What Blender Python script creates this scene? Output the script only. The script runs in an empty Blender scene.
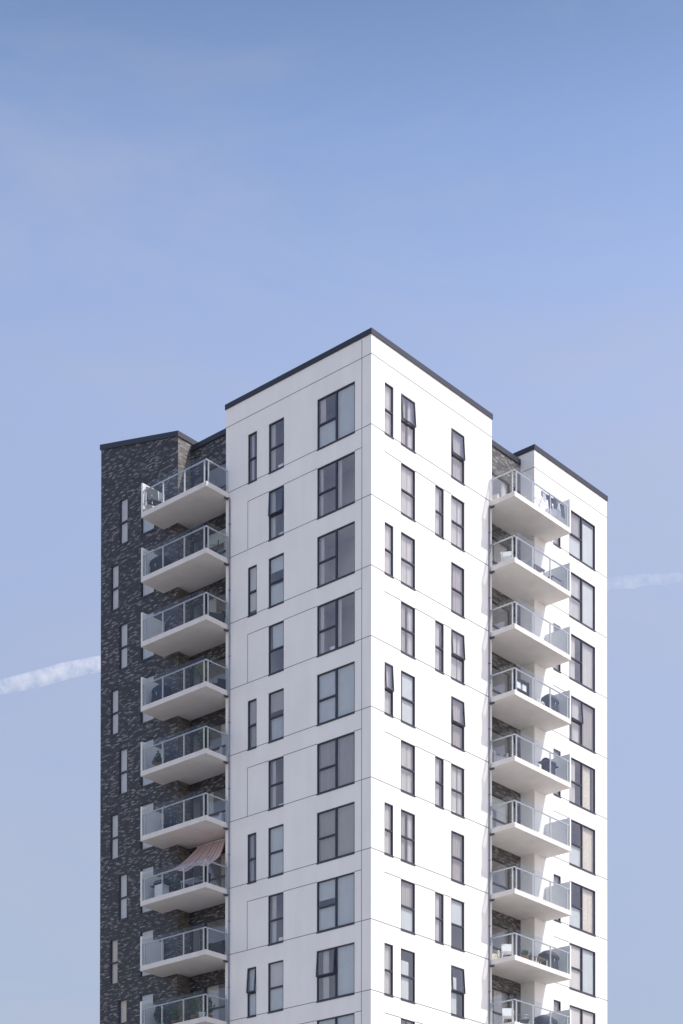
import bpy, bmesh, math, random
from mathutils import Vector, Matrix
random.seed(7)
S = bpy.context.scene
C = S.collection
R = math.radians
H0 = 49.17            # height of the top panel joint above the ground; one storey is 3 m
ST = 3.0

# ------------------------------------------------------------------ materials
def nodes(name):
    m = bpy.data.materials.new(name); m.use_nodes = True
    nt = m.node_tree; nt.nodes.clear()
    out = nt.nodes.new('ShaderNodeOutputMaterial')
    return m, nt, out
def N(nt, t, **kw):
    n = nt.nodes.new(t)
    for k, v in kw.items():
        if k in n.inputs: n.inputs[k].default_value = v
        else: setattr(n, k, v)
    return n
def mat(name, col, rough=.6, metal=0, var=.12, scale=6, bump=.0, spec=.5, stretch=(1, 1, 1)):
    m, nt, out = nodes(name)
    b = N(nt, 'ShaderNodeBsdfPrincipled', Roughness=rough, Metallic=metal)
    b.inputs['Specular IOR Level'].default_value = spec
    tc = N(nt, 'ShaderNodeTexCoord')
    mp = N(nt, 'ShaderNodeMapping'); mp.inputs['Scale'].default_value = stretch
    nt.links.new(tc.outputs['Object'], mp.inputs['Vector'])
    n = N(nt, 'ShaderNodeTexNoise', Scale=scale, Detail=5.0)
    nt.links.new(mp.outputs[0], n.inputs['Vector'])
    cr = N(nt, 'ShaderNodeValToRGB')
    cr.color_ramp.elements[0].position = .3; cr.color_ramp.elements[1].position = .7
    cr.color_ramp.elements[0].color = [c * (1 - var) for c in col] + [1]
    cr.color_ramp.elements[1].color = [min(1, c * (1 + var)) for c in col] + [1]
    nt.links.new(n.outputs['Fac'], cr.inputs[0]); nt.links.new(cr.outputs[0], b.inputs['Base Color'])
    if bump:
        bp = N(nt, 'ShaderNodeBump', Strength=bump, Distance=.02)
        nt.links.new(n.outputs['Fac'], bp.inputs['Height']); nt.links.new(bp.outputs[0], b.inputs['Normal'])
    nt.links.new(b.outputs[0], out.inputs[0])
    return m

def white_wall(name, col):
    m, nt, out = nodes(name)
    b = N(nt, 'ShaderNodeBsdfPrincipled', Roughness=.75)
    tc = N(nt, 'ShaderNodeTexCoord')
    mp = N(nt, 'ShaderNodeMapping'); mp.inputs['Scale'].default_value = (1.6, 1.6, .22)
    n1 = N(nt, 'ShaderNodeTexNoise', Scale=1.1, Detail=7.0, Roughness=.6)
    n2 = N(nt, 'ShaderNodeTexNoise', Scale=.55, Detail=4.0)
    n3 = N(nt, 'ShaderNodeTexNoise', Scale=45.0, Detail=3.0)
    nt.links.new(tc.outputs['Object'], mp.inputs[0]); nt.links.new(mp.outputs[0], n1.inputs['Vector'])
    nt.links.new(tc.outputs['Object'], n2.inputs['Vector']); nt.links.new(tc.outputs['Object'], n3.inputs['Vector'])
    a = N(nt, 'ShaderNodeMath', operation='ADD'); nt.links.new(n1.outputs['Fac'], a.inputs[0]); nt.links.new(n2.outputs['Fac'], a.inputs[1])
    mr = N(nt, 'ShaderNodeMapRange'); mr.inputs['From Min'].default_value = .75; mr.inputs['From Max'].default_value = 1.25
    nt.links.new(a.outputs[0], mr.inputs['Value'])
    mx = N(nt, 'ShaderNodeMix', data_type='RGBA')
    mx.inputs[6].default_value = [col[0] * .925, col[1] * .93, col[2] * .935, 1]; mx.inputs[7].default_value = list(col) + [1]
    nt.links.new(mr.outputs[0], mx.inputs[0]); nt.links.new(mx.outputs[2], b.inputs['Base Color'])
    bp = N(nt, 'ShaderNodeBump', Strength=.12, Distance=.01)
    nt.links.new(n3.outputs['Fac'], bp.inputs['Height']); nt.links.new(bp.outputs[0], b.inputs['Normal'])
    nt.links.new(b.outputs[0], out.inputs[0])
    return m

def brick(name, c1, c2, pale, mortar, ppos=.60):
    m, nt, out = nodes(name)
    b = N(nt, 'ShaderNodeBsdfPrincipled', Roughness=.5)
    uv = N(nt, 'ShaderNodeUVMap')
    br = N(nt, 'ShaderNodeTexBrick', Scale=1.0)
    br.inputs['Brick Width'].default_value = .235; br.inputs['Row Height'].default_value = .07
    br.inputs['Mortar Size'].default_value = .008; br.inputs['Mortar Smooth'].default_value = .3
    br.inputs['Color1'].default_value = (0, 0, 0, 1); br.inputs['Color2'].default_value = (1, 1, 1, 1)
    br.inputs['Mortar'].default_value = (.35, .35, .35, 1); br.inputs['Bias'].default_value = 0
    nt.links.new(uv.outputs[0], br.inputs['Vector'])
    big = N(nt, 'ShaderNodeTexNoise', Scale=3.2, Detail=6.0, Roughness=.68)
    mp = N(nt, 'ShaderNodeMapping'); mp.inputs['Scale'].default_value = (1.3, 3.2, 1)
    nt.links.new(uv.outputs[0], mp.inputs[0]); nt.links.new(mp.outputs[0], big.inputs['Vector'])
    # light glazed bricks scattered in clumps
    add = N(nt, 'ShaderNodeMath', operation='MULTIPLY_ADD'); add.inputs[1].default_value = .42
    sep = N(nt, 'ShaderNodeSeparateColor'); nt.links.new(br.outputs['Color'], sep.inputs[0])
    nt.links.new(sep.outputs[0], add.inputs[0]); nt.links.new(big.outputs['Fac'], add.inputs[2])
    ramp = N(nt, 'ShaderNodeValToRGB'); e = ramp.color_ramp.elements
    e[0].position = .45; e[0].color = list(c1) + [1]
    e[1].position = 1.0; e[1].color = list(pale) + [1]
    x = e.new(ppos + .12); x.color = list(c2) + [1]
    nt.links.new(add.outputs[0], ramp.inputs[0])
    mx = N(nt, 'ShaderNodeMix', data_type='RGBA'); mx.inputs[7].default_value = list(mortar) + [1]
    nt.links.new(br.outputs['Fac'], mx.inputs[0]); nt.links.new(ramp.outputs[0], mx.inputs[6])
    nt.links.new(mx.outputs[2], b.inputs['Base Color'])
    inv = N(nt, 'ShaderNodeMath', operation='SUBTRACT'); inv.inputs[0].default_value = 1
    nt.links.new(br.outputs['Fac'], inv.inputs[1])
    hh = N(nt, 'ShaderNodeMath', operation='MULTIPLY_ADD'); hh.inputs[1].default_value = .6
    nt.links.new(inv.outputs[0], hh.inputs[0]); nt.links.new(add.outputs[0], hh.inputs[2])
    bp = N(nt, 'ShaderNodeBump', Strength=.6, Distance=.03)
    nt.links.new(hh.outputs[0], bp.inputs['Height']); nt.links.new(bp.outputs[0], b.inputs['Normal'])
    nt.links.new(b.outputs[0], out.inputs[0])
    return m

def glass(name, tint, ior, gl=(1, 1, 1), wav=.02, frost=0, body=None, bodyf=0):
    m, nt, out = nodes(name)
    tr = N(nt, 'ShaderNodeBsdfTransparent'); tr.inputs[0].default_value = list(tint) + [1]
    g = N(nt, 'ShaderNodeBsdfGlossy', Roughness=.02 + frost); g.inputs[0].default_value = list(gl) + [1]
    f0 = ((ior - 1) / (ior + 1)) ** 2
    lw = N(nt, 'ShaderNodeLayerWeight', Blend=.5); pw = N(nt, 'ShaderNodeMath', operation='POWER'); pw.inputs[1].default_value = 4.5
    nt.links.new(lw.outputs['Facing'], pw.inputs[0])
    fr = N(nt, 'ShaderNodeMath', operation='MULTIPLY_ADD'); fr.inputs[1].default_value = 1 - f0; fr.inputs[2].default_value = f0
    nt.links.new(pw.outputs[0], fr.inputs[0])
    n = N(nt, 'ShaderNodeTexNoise', Scale=.8, Detail=1.0)
    tc = N(nt, 'ShaderNodeTexCoord'); nt.links.new(tc.outputs['Object'], n.inputs['Vector'])
    bp = N(nt, 'ShaderNodeBump', Strength=wav, Distance=.3)
    nt.links.new(n.outputs['Fac'], bp.inputs['Height']); nt.links.new(bp.outputs[0], g.inputs['Normal'])
    mx = N(nt, 'ShaderNodeMixShader')
    nt.links.new(fr.outputs[0], mx.inputs[0]); nt.links.new(tr.outputs[0], mx.inputs[1]); nt.links.new(g.outputs[0], mx.inputs[2])
    last = mx
    if body:
        d = N(nt, 'ShaderNodeBsdfDiffuse'); d.inputs[0].default_value = list(body) + [1]
        t2 = N(nt, 'ShaderNodeBsdfTranslucent'); t2.inputs[0].default_value = list(body) + [1]
        ms = N(nt, 'ShaderNodeMixShader'); ms.inputs[0].default_value = .5
        nt.links.new(d.outputs[0], ms.inputs[1]); nt.links.new(t2.outputs[0], ms.inputs[2])
        m2 = N(nt, 'ShaderNodeMixShader'); m2.inputs[0].default_value = bodyf
        nt.links.new(mx.outputs[0], m2.inputs[1]); nt.links.new(ms.outputs[0], m2.inputs[2]); last = m2
    nt.links.new(last.outputs[0], out.inputs[0])
    return m

def cloth(name, col, trans=.4):
    m, nt, out = nodes(name)
    d = N(nt, 'ShaderNodeBsdfDiffuse'); t = N(nt, 'ShaderNodeBsdfTranslucent')
    n = N(nt, 'ShaderNodeTexNoise', Scale=3.0, Detail=3.0)
    tc = N(nt, 'ShaderNodeTexCoord'); nt.links.new(tc.outputs['Object'], n.inputs['Vector'])
    mx = N(nt, 'ShaderNodeMix', data_type='RGBA')
    mx.inputs[6].default_value = [c * .85 for c in col] + [1]; mx.inputs[7].default_value = list(col) + [1]
    nt.links.new(n.outputs['Fac'], mx.inputs[0])
    nt.links.new(mx.outputs[2], d.inputs[0]); nt.links.new(mx.outputs[2], t.inputs[0])
    ms = N(nt, 'ShaderNodeMixShader'); ms.inputs[0].default_value = trans
    nt.links.new(d.outputs[0], ms.inputs[1]); nt.links.new(t.outputs[0], ms.inputs[2]); nt.links.new(ms.outputs[0], out.inputs[0])
    return m

def striped(name, ca, cb, cc):
    m, nt, out = nodes(name)
    uv = N(nt, 'ShaderNodeUVMap'); w = N(nt, 'ShaderNodeTexWave', Scale=.6, Distortion=.0)
    w.bands_direction = 'X'
    nt.links.new(uv.outputs[0], w.inputs['Vector'])
    cr = N(nt, 'ShaderNodeValToRGB'); cr.color_ramp.interpolation = 'CONSTANT'
    e = cr.color_ramp.elements; e[0].color = list(ca) + [1]; e[1].position = .28; e[1].color = list(cb) + [1]
    x = e.new(.8); x.color = list(cc) + [1]
    nt.links.new(w.outputs['Color'], cr.inputs[0])
    d = N(nt, 'ShaderNodeBsdfDiffuse'); t = N(nt, 'ShaderNodeBsdfTranslucent')
    nt.links.new(cr.outputs[0], d.inputs[0]); nt.links.new(cr.outputs[0], t.inputs[0])
    ms = N(nt, 'ShaderNodeMixShader'); ms.inputs[0].default_value = .45
    nt.links.new(d.outputs[0], ms.inputs[1]); nt.links.new(t.outputs[0], ms.inputs[2]); nt.links.new(ms.outputs[0], out.inputs[0])
    return m

M = dict(
    white=white_wall('white_facade_panel', (.84, .825, .81)),
    joint=mat('joint_sealant', (.13, .13, .15), .8),
    brick=brick('dark_clinker_brick', (.014, .0145, .020), (.036, .036, .044), (.30, .29, .30), (.030, .030, .035), .66),
    sunbrick=brick('sun_lightened_clinker_brick', (.075, .072, .072), (.15, .142, .130), (.32, .30, .28), (.12, .115, .11)),  # clinker lightened so its colour carries the sunlight on the return wall
    halfsunbrick=brick('half_sun_lightened_clinker_brick', (.035, .036, .042), (.080, .078, .082), (.32, .305, .29), (.06, .06, .065)),  # clinker colour raised partway, standing in for sun on the sunny recess wall
    cap=mat('zinc_coping', (.012, .015, .030), .45, 0, .15, 2, 0, .6),
    roof=mat('roof_felt', (.09, .09, .1), .9),
    frame=mat('window_frame_paint', (.028, .032, .052), .45, 0, .1),
    glass=glass('window_glass', (.97, .965, .955), 2.25, (.90, .91, 1.0), .04),
    railglass=glass('balustrade_glass', (.92, .94, .95), 1.38, (.9, .93, .97), .015),
    frosted=glass('frosted_screen_glass', (.6, .65, .7), 1.45, (.9, .93, 1), 0, .15, (.62, .66, .70), .80),
    conc=mat('balcony_concrete', (.66, .64, .625), .8, 0, .06, 1.5, .05),
    alu=mat('brushed_aluminium', (.60, .60, .61), .4, .15, .08),
    pipe=mat('grey_downpipe', (.20, .22, .28), .5, 0),
    dark=mat('dark_fitting', (.08, .085, .1), .5),
    room=mat('room_plaster', (.78, .76, .74), .9, 0, .06, 1),
    curtain=cloth('sheer_curtain', (.90, .885, .86), .42),
    blind=cloth('pale_roller_blind', (.76, .82, .83), .35),
    greyblind=cloth('grey_roller_blind', (.68, .65, .62), .45),
    tan=cloth('sand_curtain', (.95, .80, .60), .3),
    black=mat('black_fabric', (.022, .026, .04), .7),
    navy=mat('navy_cover', (.016, .024, .055), .75),
    grey=mat('grey_textile', (.22, .23, .27), .85),
    cream=mat('cream_textile', (.62, .58, .5), .85),
    whiteplastic=mat('white_plastic', (.78, .78, .78), .4),
    wood=mat('weathered_wood', (.25, .15, .08), .7, 0, .25, 12),
    leaf=mat('leaves', (.045, .085, .022), .6, 0, .5, 9),
    darkleaf=mat('dark_leaves', (.018, .042, .020), .6, 0, .5, 9),
    olive=mat('olive_leaves', (.17, .18, .06), .6, 0, .4, 9),
    clay=mat('clay_pot', (.30, .16, .10), .8),
    soil=mat('soil', (.03, .02, .015), .95),
    screen=mat('screen_panel_paint', (.72, .73, .74), .6, 0, .03, 2),
    steel=mat('steel', (.35, .36, .38), .35, .8),
    awning=striped('striped_awning_cloth', (.72, .43, .45), (.88, .83, .83), (.76, .54, .56)),
    bluecloth=mat('blue_laundry', (.025, .035, .085), .9), greycloth=mat('pale_laundry', (.55, .56, .62), .9),
    ground=mat('paving', (.30, .275, .25), .9, 0, .2, .05),
    asphalt=mat('asphalt', (.06, .06, .062), .9, 0, .2, 1),
    paint=mat('road_paint', (.75, .75, .73), .7), kerb=mat('kerb_stone', (.38, .37, .35), .85),
)

# ------------------------------------------------------------------ mesh helpers
class MB:
    def __init__(s): s.v = []; s.f = []; s.uv = []; s.sm = []; s.mi = []; s.cur = 0
    def quad(s, pts, uv=None, smooth=False):
        i = len(s.v); s.v += [tuple(p) for p in pts]; s.f.append(tuple(range(i, i + len(pts))))
        s.uv.append(uv if uv else [(p[0] + p[1], p[2]) for p in pts]); s.sm.append(smooth); s.mi.append(s.cur)
    def box(s, x0, x1, y0, y1, z0, z1, mtx=None):
        if x0 > x1: x0, x1 = x1, x0
        if y0 > y1: y0, y1 = y1, y0
        if z0 > z1: z0, z1 = z1, z0
        p = [Vector((x, y, z)) for z in (z0, z1) for y in (y0, y1) for x in (x0, x1)]
        if mtx: p = [mtx @ q for q in p]
        for f in ((0, 2, 3, 1), (4, 5, 7, 6), (0, 1, 5, 4), (2, 6, 7, 3), (0, 4, 6, 2), (1, 3, 7, 5)):
            s.quad([p[i] for i in f])
        return s
    def tube(s, pts, r, n=8, r2=None, cap=True):
        pts = [Vector(p) for p in pts]; rings = []
        for i, p in enumerate(pts):
            d = (pts[min(i + 1, len(pts) - 1)] - pts[max(i - 1, 0)]).normalized()
            a = d.cross(Vector((0, 0, 1)) if abs(d.z) < .9 else Vector((1, 0, 0))).normalized(); b = d.cross(a)
            rr = r if r2 is None else r + (r2 - r) * i / (len(pts) - 1)
            if isinstance(r, (list, tuple)): rr = r[i]
            rings.append([p + (a * math.cos(t * 2 * math.pi / n) + b * math.sin(t * 2 * math.pi / n)) * rr for t in range(n)])
        for i in range(len(rings) - 1):
            for t in range(n):
                s.quad([rings[i][t], rings[i][(t + 1) % n], rings[i + 1][(t + 1) % n], rings[i + 1][t]], smooth=True)
        if cap: s.quad(rings[0][::-1]); s.quad(rings[-1])
        return s
    def lathe(s, prof, cx=0, cy=0, n=14):
        for i in range(len(prof) - 1):
            (r0, z0), (r1, z1) = prof[i], prof[i + 1]
            for t in range(n):
                a, b = t * 2 * math.pi / n, (t + 1) * 2 * math.pi / n
                s.quad([(cx + r0 * math.cos(a), cy + r0 * math.sin(a), z0), (cx + r0 * math.cos(b), cy + r0 * math.sin(b), z0),
                        (cx + r1 * math.cos(b), cy + r1 * math.sin(b), z1), (cx + r1 * math.cos(a), cy + r1 * math.sin(a), z1)], smooth=True)
        return s
    def leaves(s, n, fn, size):
        for _ in range(n):
            p = Vector(fn()); a = Vector((random.gauss(0, 1), random.gauss(0, 1), random.gauss(0, 1))).normalized()
            b = a.orthogonal().normalized(); k = size * random.uniform(.6, 1.3)
            s.quad([p - a * k, p + b * k * .45, p + a * k, p - b * k * .45])
        return s
    def mesh(s, name, m, bevel=0):
        me = bpy.data.meshes.new(name); me.from_pydata(s.v, [], s.f)
        uvl = me.uv_layers.new(name='UVMap')
        k = 0
        for f in s.uv:
            for c in f: uvl.data[k].uv = c; k += 1
        me.polygons.foreach_set('use_smooth', s.sm)
        [me.materials.append(q) for q in (m if isinstance(m, (list, tuple)) else [m])]; me.polygons.foreach_set('material_index', s.mi)
        bm = bmesh.new(); bm.from_mesh(me); bmesh.ops.remove_doubles(bm, verts=bm.verts, dist=.0004)
        bmesh.ops.recalc_face_normals(bm, faces=bm.faces)
        if bevel: bmesh.ops.bevel(bm, geom=[e for e in bm.edges if len(e.link_faces) == 2 and e.calc_face_angle(0) > .5], offset=bevel, segments=2, affect='EDGES', profile=.5)
        bm.to_mesh(me); bm.free()
        return me
def place(name, me, parent=None, loc=(0, 0, 0), rz=0, rx=0):
    o = bpy.data.objects.new(name, me); C.objects.link(o); o.parent = parent
    o.location = loc; o.rotation_euler = (rx, 0, rz); return o
def build(name, mb, m, parent=None, loc=(0, 0, 0), rz=0, bevel=0):
    return place(name, mb.mesh(name, m, bevel), parent, loc, rz)
def tag(o, label, cat, group=None, kind=None):
    if label: o['label'] = label
    if cat: o['category'] = cat
    if group: o['group'] = group
    if kind: o['kind'] = kind
    return o
def empty(name, loc, rz=0):
    o = bpy.data.objects.new(name, None); C.objects.link(o); o.location = loc; o.rotation_euler = (0, 0, rz); o.empty_display_size = .3
    return o

# facade frames: R = sunny side (plane y=0, s=x); L = shaded side (plane x=0, s=-y). local y points into the building
def W(side, s, y, z): return (s, y, z) if side == 'R' else (y, -s, z)
def RZ(side): return 0 if side == 'R' else -math.pi / 2

def facade(mb, side, y, s0, s1, z0, z1, holes, reveal=.16):
    ss = sorted({s0, s1, *[h[0] for h in holes], *[h[1] for h in holes]})
    zs = sorted({z0, z1, *[h[2] for h in holes], *[h[3] for h in holes]})
    for i in range(len(ss) - 1):
        for j in range(len(zs) - 1):
            a, b, c, d = ss[i], ss[i + 1], zs[j], zs[j + 1]
            if any(h[0] <= (a + b) / 2 <= h[1] and h[2] <= (c + d) / 2 <= h[3] for h in holes): continue
            mb.quad([W(side, a, y, c), W(side, b, y, c), W(side, b, y, d), W(side, a, y, d)], [(a, c), (b, c), (b, d), (a, d)])
    for a, b, c, d in holes:
        e = y + reveal
        for p in (((a, y, c), (b, y, c), (b, e, c), (a, e, c)), ((a, y, d), (b, y, d), (b, e, d), (a, e, d)),
                  ((a, y, c), (a, y, d), (a, e, d), (a, e, c)), ((b, y, c), (b, y, d), (b, e, d), (b, e, c))):
            mb.quad([W(side, *q) for q in p], [(q[0] + q[1], q[2]) for q in p])

# ------------------------------------------------------------------ the tower
XM, XW, XE = 8.514, 11.866, 18.04      # sunny side: block edge, wing start, wing end
YM, YW, YE = 8.634, 11.765, 17.11      # shaded side
RD = .80                              # recess depth
TOP = 50.0; RTOP = 49.58
tower = tag(empty('apartment_tower', (0, 0, 0)),
            'tall white and dark brick apartment tower with balconies stacked at both recessed corners', 'building')
WH = 2.18
def zb(k): return H0 - ST * (k + 1)     # window sill = panel joint
A_, B_, C_ = (-7.246, -6.694), (-5.97, -5.044), (-3.078, -.919)
D_, E_, F_, G_ = (.88, 1.468), (1.975, 2.954), (4.35, 4.963), (5.494, 6.465)
H_, J_ = (14.75, 17.005), (13.421, 14.03)
K_, L_, M_ = (-15.785, -15.199), (-16.394, -15.831), (-14.28, -13.361)
wins = []   # side, y, s0, s1, k, type
for k in range(10):
    wins += [('L', 0, *B_, k, 'B'), ('L', 0, *C_, k, 'C'), ('R', 0, *E_, k, 'E'), ('R', 0, *G_, k, 'G')]
    wins += [('L', 0, *A_, k, 'A'), ('R', 0, *D_, k, 'D')] if k % 2 == 0 else [('R', 0, *F_, k, 'F')]
    if k < 9:
        wins += [('R', 0, *H_, k, 'H'), ('L', 0, *M_, k, 'M')]
        wins += [('R', 0, *J_, k, 'J'), ('L', 0, *K_, k, 'K')] if k % 2 == 0 else [('L', 0, *L_, k, 'N')]
def holes(types): return [(w[2], w[3], zb(w[4]), zb(w[4]) + WH) for w in wins if w[5] in types]

# panel joints: thin sealant strips standing 3 mm proud of the panels, part of the wall's own mesh
def joints(mb, side, types, s0, s1, heads, vert=False):
    mb.cur = 1; t = .014 if side == 'L' else .018; e = -.003; hs = holes(types)
    def hline(a, b, z):
        segs = [(a, b)]
        for c in [(h[0], h[1]) for h in hs if h[2] - .001 < z < h[3] + .001]:
            new = []
            for x, y in segs:
                if c[1] <= x or c[0] >= y: new.append((x, y)); continue
                if c[0] > x: new.append((x, c[0]))
                if c[1] < y: new.append((c[1], y))
            segs = new
        for x, y in segs:
            if y - x > .02: mb.quad([W(side, x, e, z - t), W(side, y, e, z - t), W(side, y, e, z + t), W(side, x, e, z + t)])
    def vline(s, a, b): mb.quad([W(side, s - t, e, a), W(side, s + t, e, a), W(side, s + t, e, b), W(side, s - t, e, b)])
    for k in range(0, 17): hline(s0, s1, H0 - ST * k)
    for k in range(1, 16, 2): hline(heads[0], heads[1], zb(k) + WH)
    if vert:
        for k in range(1, 16, 2): vline(-7.251, zb(k) + .013, zb(k) + WH)
        for k in range(0, 16): vline(-.526, zb(k) + .013, H0 - ST * k - .013)
        vline(-.526, H0 + .013, TOP - .05)
    mb.cur = 0

mb = MB()
facade(mb, 'L', 0, -YM, 0, 0, TOP, holes('ABC'))
joints(mb, 'L', 'ABC', -YM, 0, (-7.251, -.526), True); joints(mb, 'R', 'DEFG', 0, XM, (.87, 6.5))
facade(mb, 'R', 0, 0, XM, 0, TOP, holes('DEFG'))
mb.quad([(XM, 0, 0), (XM, RD, 0), (XM, RD, TOP), (XM, 0, TOP)])
mb.quad([(0, YM, 0), (RD, YM, 0), (RD, YM, TOP), (0, YM, TOP)])
mb.quad([(RD, YM, RTOP), (XM, YM, RTOP), (XM, YM, TOP), (RD, YM, TOP)])
mb.quad([(XM, RD, RTOP), (XM, YM, RTOP), (XM, YM, TOP), (XM, RD, TOP)])
build('white_wall', mb, [M['white'], M['joint']], tower)
mb = MB()
facade(mb, 'R', 0, XW, XE, 0, TOP, holes('HJ')); joints(mb, 'R', 'HJ', XW, XE, (13.41, 17.02)); mb.cur = 1
for k in range(17): z = H0 - ST * k; mb.quad([(XW - .003, .0, z - .012), (XW - .003, RD, z - .012), (XW - .003, RD, z + .012), (XW - .003, 0, z + .012)])
mb.cur = 0
mb.quad([(XW, 0, 0), (XW, RD, 0), (XW, RD, TOP), (XW, 0, TOP)])
mb.quad([(XW, RD, RTOP), (XW, 8, RTOP), (XW, 8, TOP), (XW, RD, TOP)])
mb.quad([(XE, 0, 0), (XE, 8, 0), (XE, 8, TOP), (XE, 0, TOP)])
mb.quad([(XW, 8, RTOP), (XE, 8, RTOP), (XE, 8, TOP), (XW, 8, TOP)])
build('white_wall', mb, [M['white'], M['joint']], tower)
LH = TOP + 1.29                       # the brick wing's parapet climbs away from the corner
mb = MB()
facade(mb, 'L', 0, -YE, -YW, 0, TOP, holes('KNM'))
mb.quad([(0, YW, TOP), (0, YE, TOP), (0, YE, LH)], [(-YW, TOP), (-YE, TOP), (-YE, LH)])
mb.quad([(0, YE, 0), (7, YE, 0), (7, YE, LH), (0, YE, LH)])
mb.quad([(7, YW, RTOP), (7, YE, RTOP), (7, YE, LH), (7, YW, TOP)])
build('brick_wall', mb, M['brick'], tower)
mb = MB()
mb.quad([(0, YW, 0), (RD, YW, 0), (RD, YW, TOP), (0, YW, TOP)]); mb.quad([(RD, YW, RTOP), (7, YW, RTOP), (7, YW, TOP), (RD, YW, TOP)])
o = build('brick_return_wall', mb, M['sunbrick'], tower)
mb = MB()
mb.quad([(XE, 8, 0), (XE, YE, 0), (XE, YE, RTOP), (XE, 8, RTOP)]); mb.quad([(7, YE, 0), (XE, YE, 0), (XE, YE, RTOP), (7, YE, RTOP)])
build('rear_wall', mb, M['brick'], tower)
# recess walls with a window and a door per storey
RW = (8.9, 11.02); RDO = (11.1, 11.8); LW = (-10.75, -8.95); LD = (-11.7, -11.0)
for side, w, d, a, b, mm in (('R', RW, RDO, XM, XW, 'halfsunbrick'), ('L', LW, LD, -YW, -YM, 'brick')):
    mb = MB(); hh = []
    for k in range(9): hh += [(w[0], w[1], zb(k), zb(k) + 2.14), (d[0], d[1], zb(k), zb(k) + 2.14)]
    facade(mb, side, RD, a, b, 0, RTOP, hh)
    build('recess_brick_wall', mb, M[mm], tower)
# roofs
mb = MB(); mb.box(RD + .02, XE - .02, RD + .02, YE - .02, RTOP - .5, RTOP - .1); mb.box(.02, RD + .02, RD, YM - .02, RTOP - .5, RTOP - .1); mb.box(.02, RD + .02, YW + .02, YE - .02, RTOP - .5, RTOP - .1); mb.box(.02, XM - .02, .02, RD, RTOP - .5, RTOP - .1); mb.box(XW + .02, XE - .02, .02, RD, RTOP - .5, RTOP - .1)
build('roof', mb, M['roof'], tower)
mb = MB(); p = [(.02, YW + .02, TOP - .02), (7, YW + .02, TOP - .02), (7, YE - .02, LH - .02), (.02, YE - .02, LH - .02)]
mb.quad(p); mb.quad([(x, y, z - .15) for x, y, z in p]); build('sloping_roof', mb, M['roof'], tower)
# copings (metal caps), each a closed profile a little proud of the wall
def coping(pts, h=.235, w=.40, o=.05, name='coping'):
    mb = MB()
    for (a, b, nrm) in pts:
        a, b = Vector(a), Vector(b); n = Vector(nrm)
        e = (b - a).normalized()
        o_ = n * o; i_ = -n * w
        q = [a + o_, a + i_, b + i_, b + o_]
        lo = [v + Vector((0, 0, -.05)) for v in q]; hi = [v + Vector((0, 0, h)) for v in q]
        mb.quad(lo); mb.quad(hi)
        for k in range(4): mb.quad([lo[k], lo[(k + 1) % 4], hi[(k + 1) % 4], hi[k]])
    return build(name, mb, M['cap'], tower)
mb = MB()
def ring(x0, x1, y0, y1, z, h=.235, w=.4, o=.04, lo=-.0):
    X0, X1, Y0, Y1 = x0 - o, x1 + o, y0 - o, y1 + o; a, b, c, d = x0 + w, x1 - w, y0 + w, y1 - w
    out = [(X0, Y0), (X1, Y0), (X1, Y1), (X0, Y1)]; inn = [(a, c), (b, c), (b, d), (a, d)]
    for k in range(4):
        p, q, r_, t = out[k], out[(k + 1) % 4], inn[(k + 1) % 4], inn[k]
        mb.quad([(*p, z + h), (*q, z + h), (*r_, z + h), (*t, z + h)]); mb.quad([(*p, z + lo), (*q, z + lo), (*q, z + h), (*p, z + h)])
        mb.quad([(*t, z + h), (*r_, z + h), (*r_, z - 1), (*t, z - 1)]); mb.quad([(*p, z + lo), (*q, z + lo), (*r_, z + lo), (*t, z + lo)])
ring(0, XM, 0, YM, TOP); build('coping', mb, M['cap'], tower)
mb = MB(); ring(XW, XE, 0, 8, TOP); build('coping', mb, M['cap'], tower)
mb = MB()   # brick wing coping follows the slope
zz = lambda y: TOP + (LH - TOP) * (y - YW) / (YE - YW)
for x0, x1, ya, yb in ((-.05, .35, YW - .05, YE + .05), (6.6, 7.05, YW - .05, YE + .05), (.35, 6.6, YW - .05, YW + .35), (.35, 6.6, YE - .35, YE + .05)):
    lo = [(x0, ya, zz(ya) - .05), (x1, ya, zz(ya) - .05), (x1, yb, zz(yb) - .05), (x0, yb, zz(yb) - .05)]
    hi = [(a, b, c + .25) for a, b, c in lo]
    mb.quad(lo); mb.quad(hi)
    for k in range(4): mb.quad([lo[k], lo[(k + 1) % 4], hi[(k + 1) % 4], hi[k]])
build('coping', mb, M['cap'], tower)
mb = MB(); mb.box(XM + .052, XW - .052, RD - .05, RD + .35, RTOP - .05, RTOP + .2); build('coping', mb, M['cap'], tower)
mb = MB(); mb.box(RD - .05, RD + .35, YM + .052, YW - .052, RTOP - .05, RTOP + .2); build('coping', mb, M['cap'], tower)

# interior: storey floors, cross walls, core
mb = MB()
for k in range(-1, 10):
    z = zb(k)
    zt = z - .03; zl = z - .33
    if k == -1: continue
    mb.box(.05, XM - .05, .05, RD + .17, zl, zt); mb.box(.05, XM - .05, RD + .17, YM, zl, zt)
    mb.box(RD + .17, XM - .05, YM, YE - .05, zl, zt); mb.box(.05, RD + .17, YW + .05, YE - .05, zl, zt)
    mb.box(XM - .05, XE - .05, RD + .17, YM, zl, zt); mb.box(XW + .05, XE - .05, .05, RD + .17, zl, zt)
zt = zb(0) + 2.72; mb.box(.05, XM - .05, .05, YM - .05, zt, zt + .1); mb.box(XM - .05, XE - .05, RD + .17, YM - .05, zt, zt + .1); mb.box(RD + .17, XM - .05, YM - .05, YE - .05, zt, zt + .1)
mb.box(XW + .05, XE - .05, .05, RD + .17, zt, zt + .1); mb.box(.05, RD + .17, YW + .05, YE - .05, zt, zt + .1)
Z0, Z1 = zb(9) - 3, zb(0) + 2.8
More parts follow.
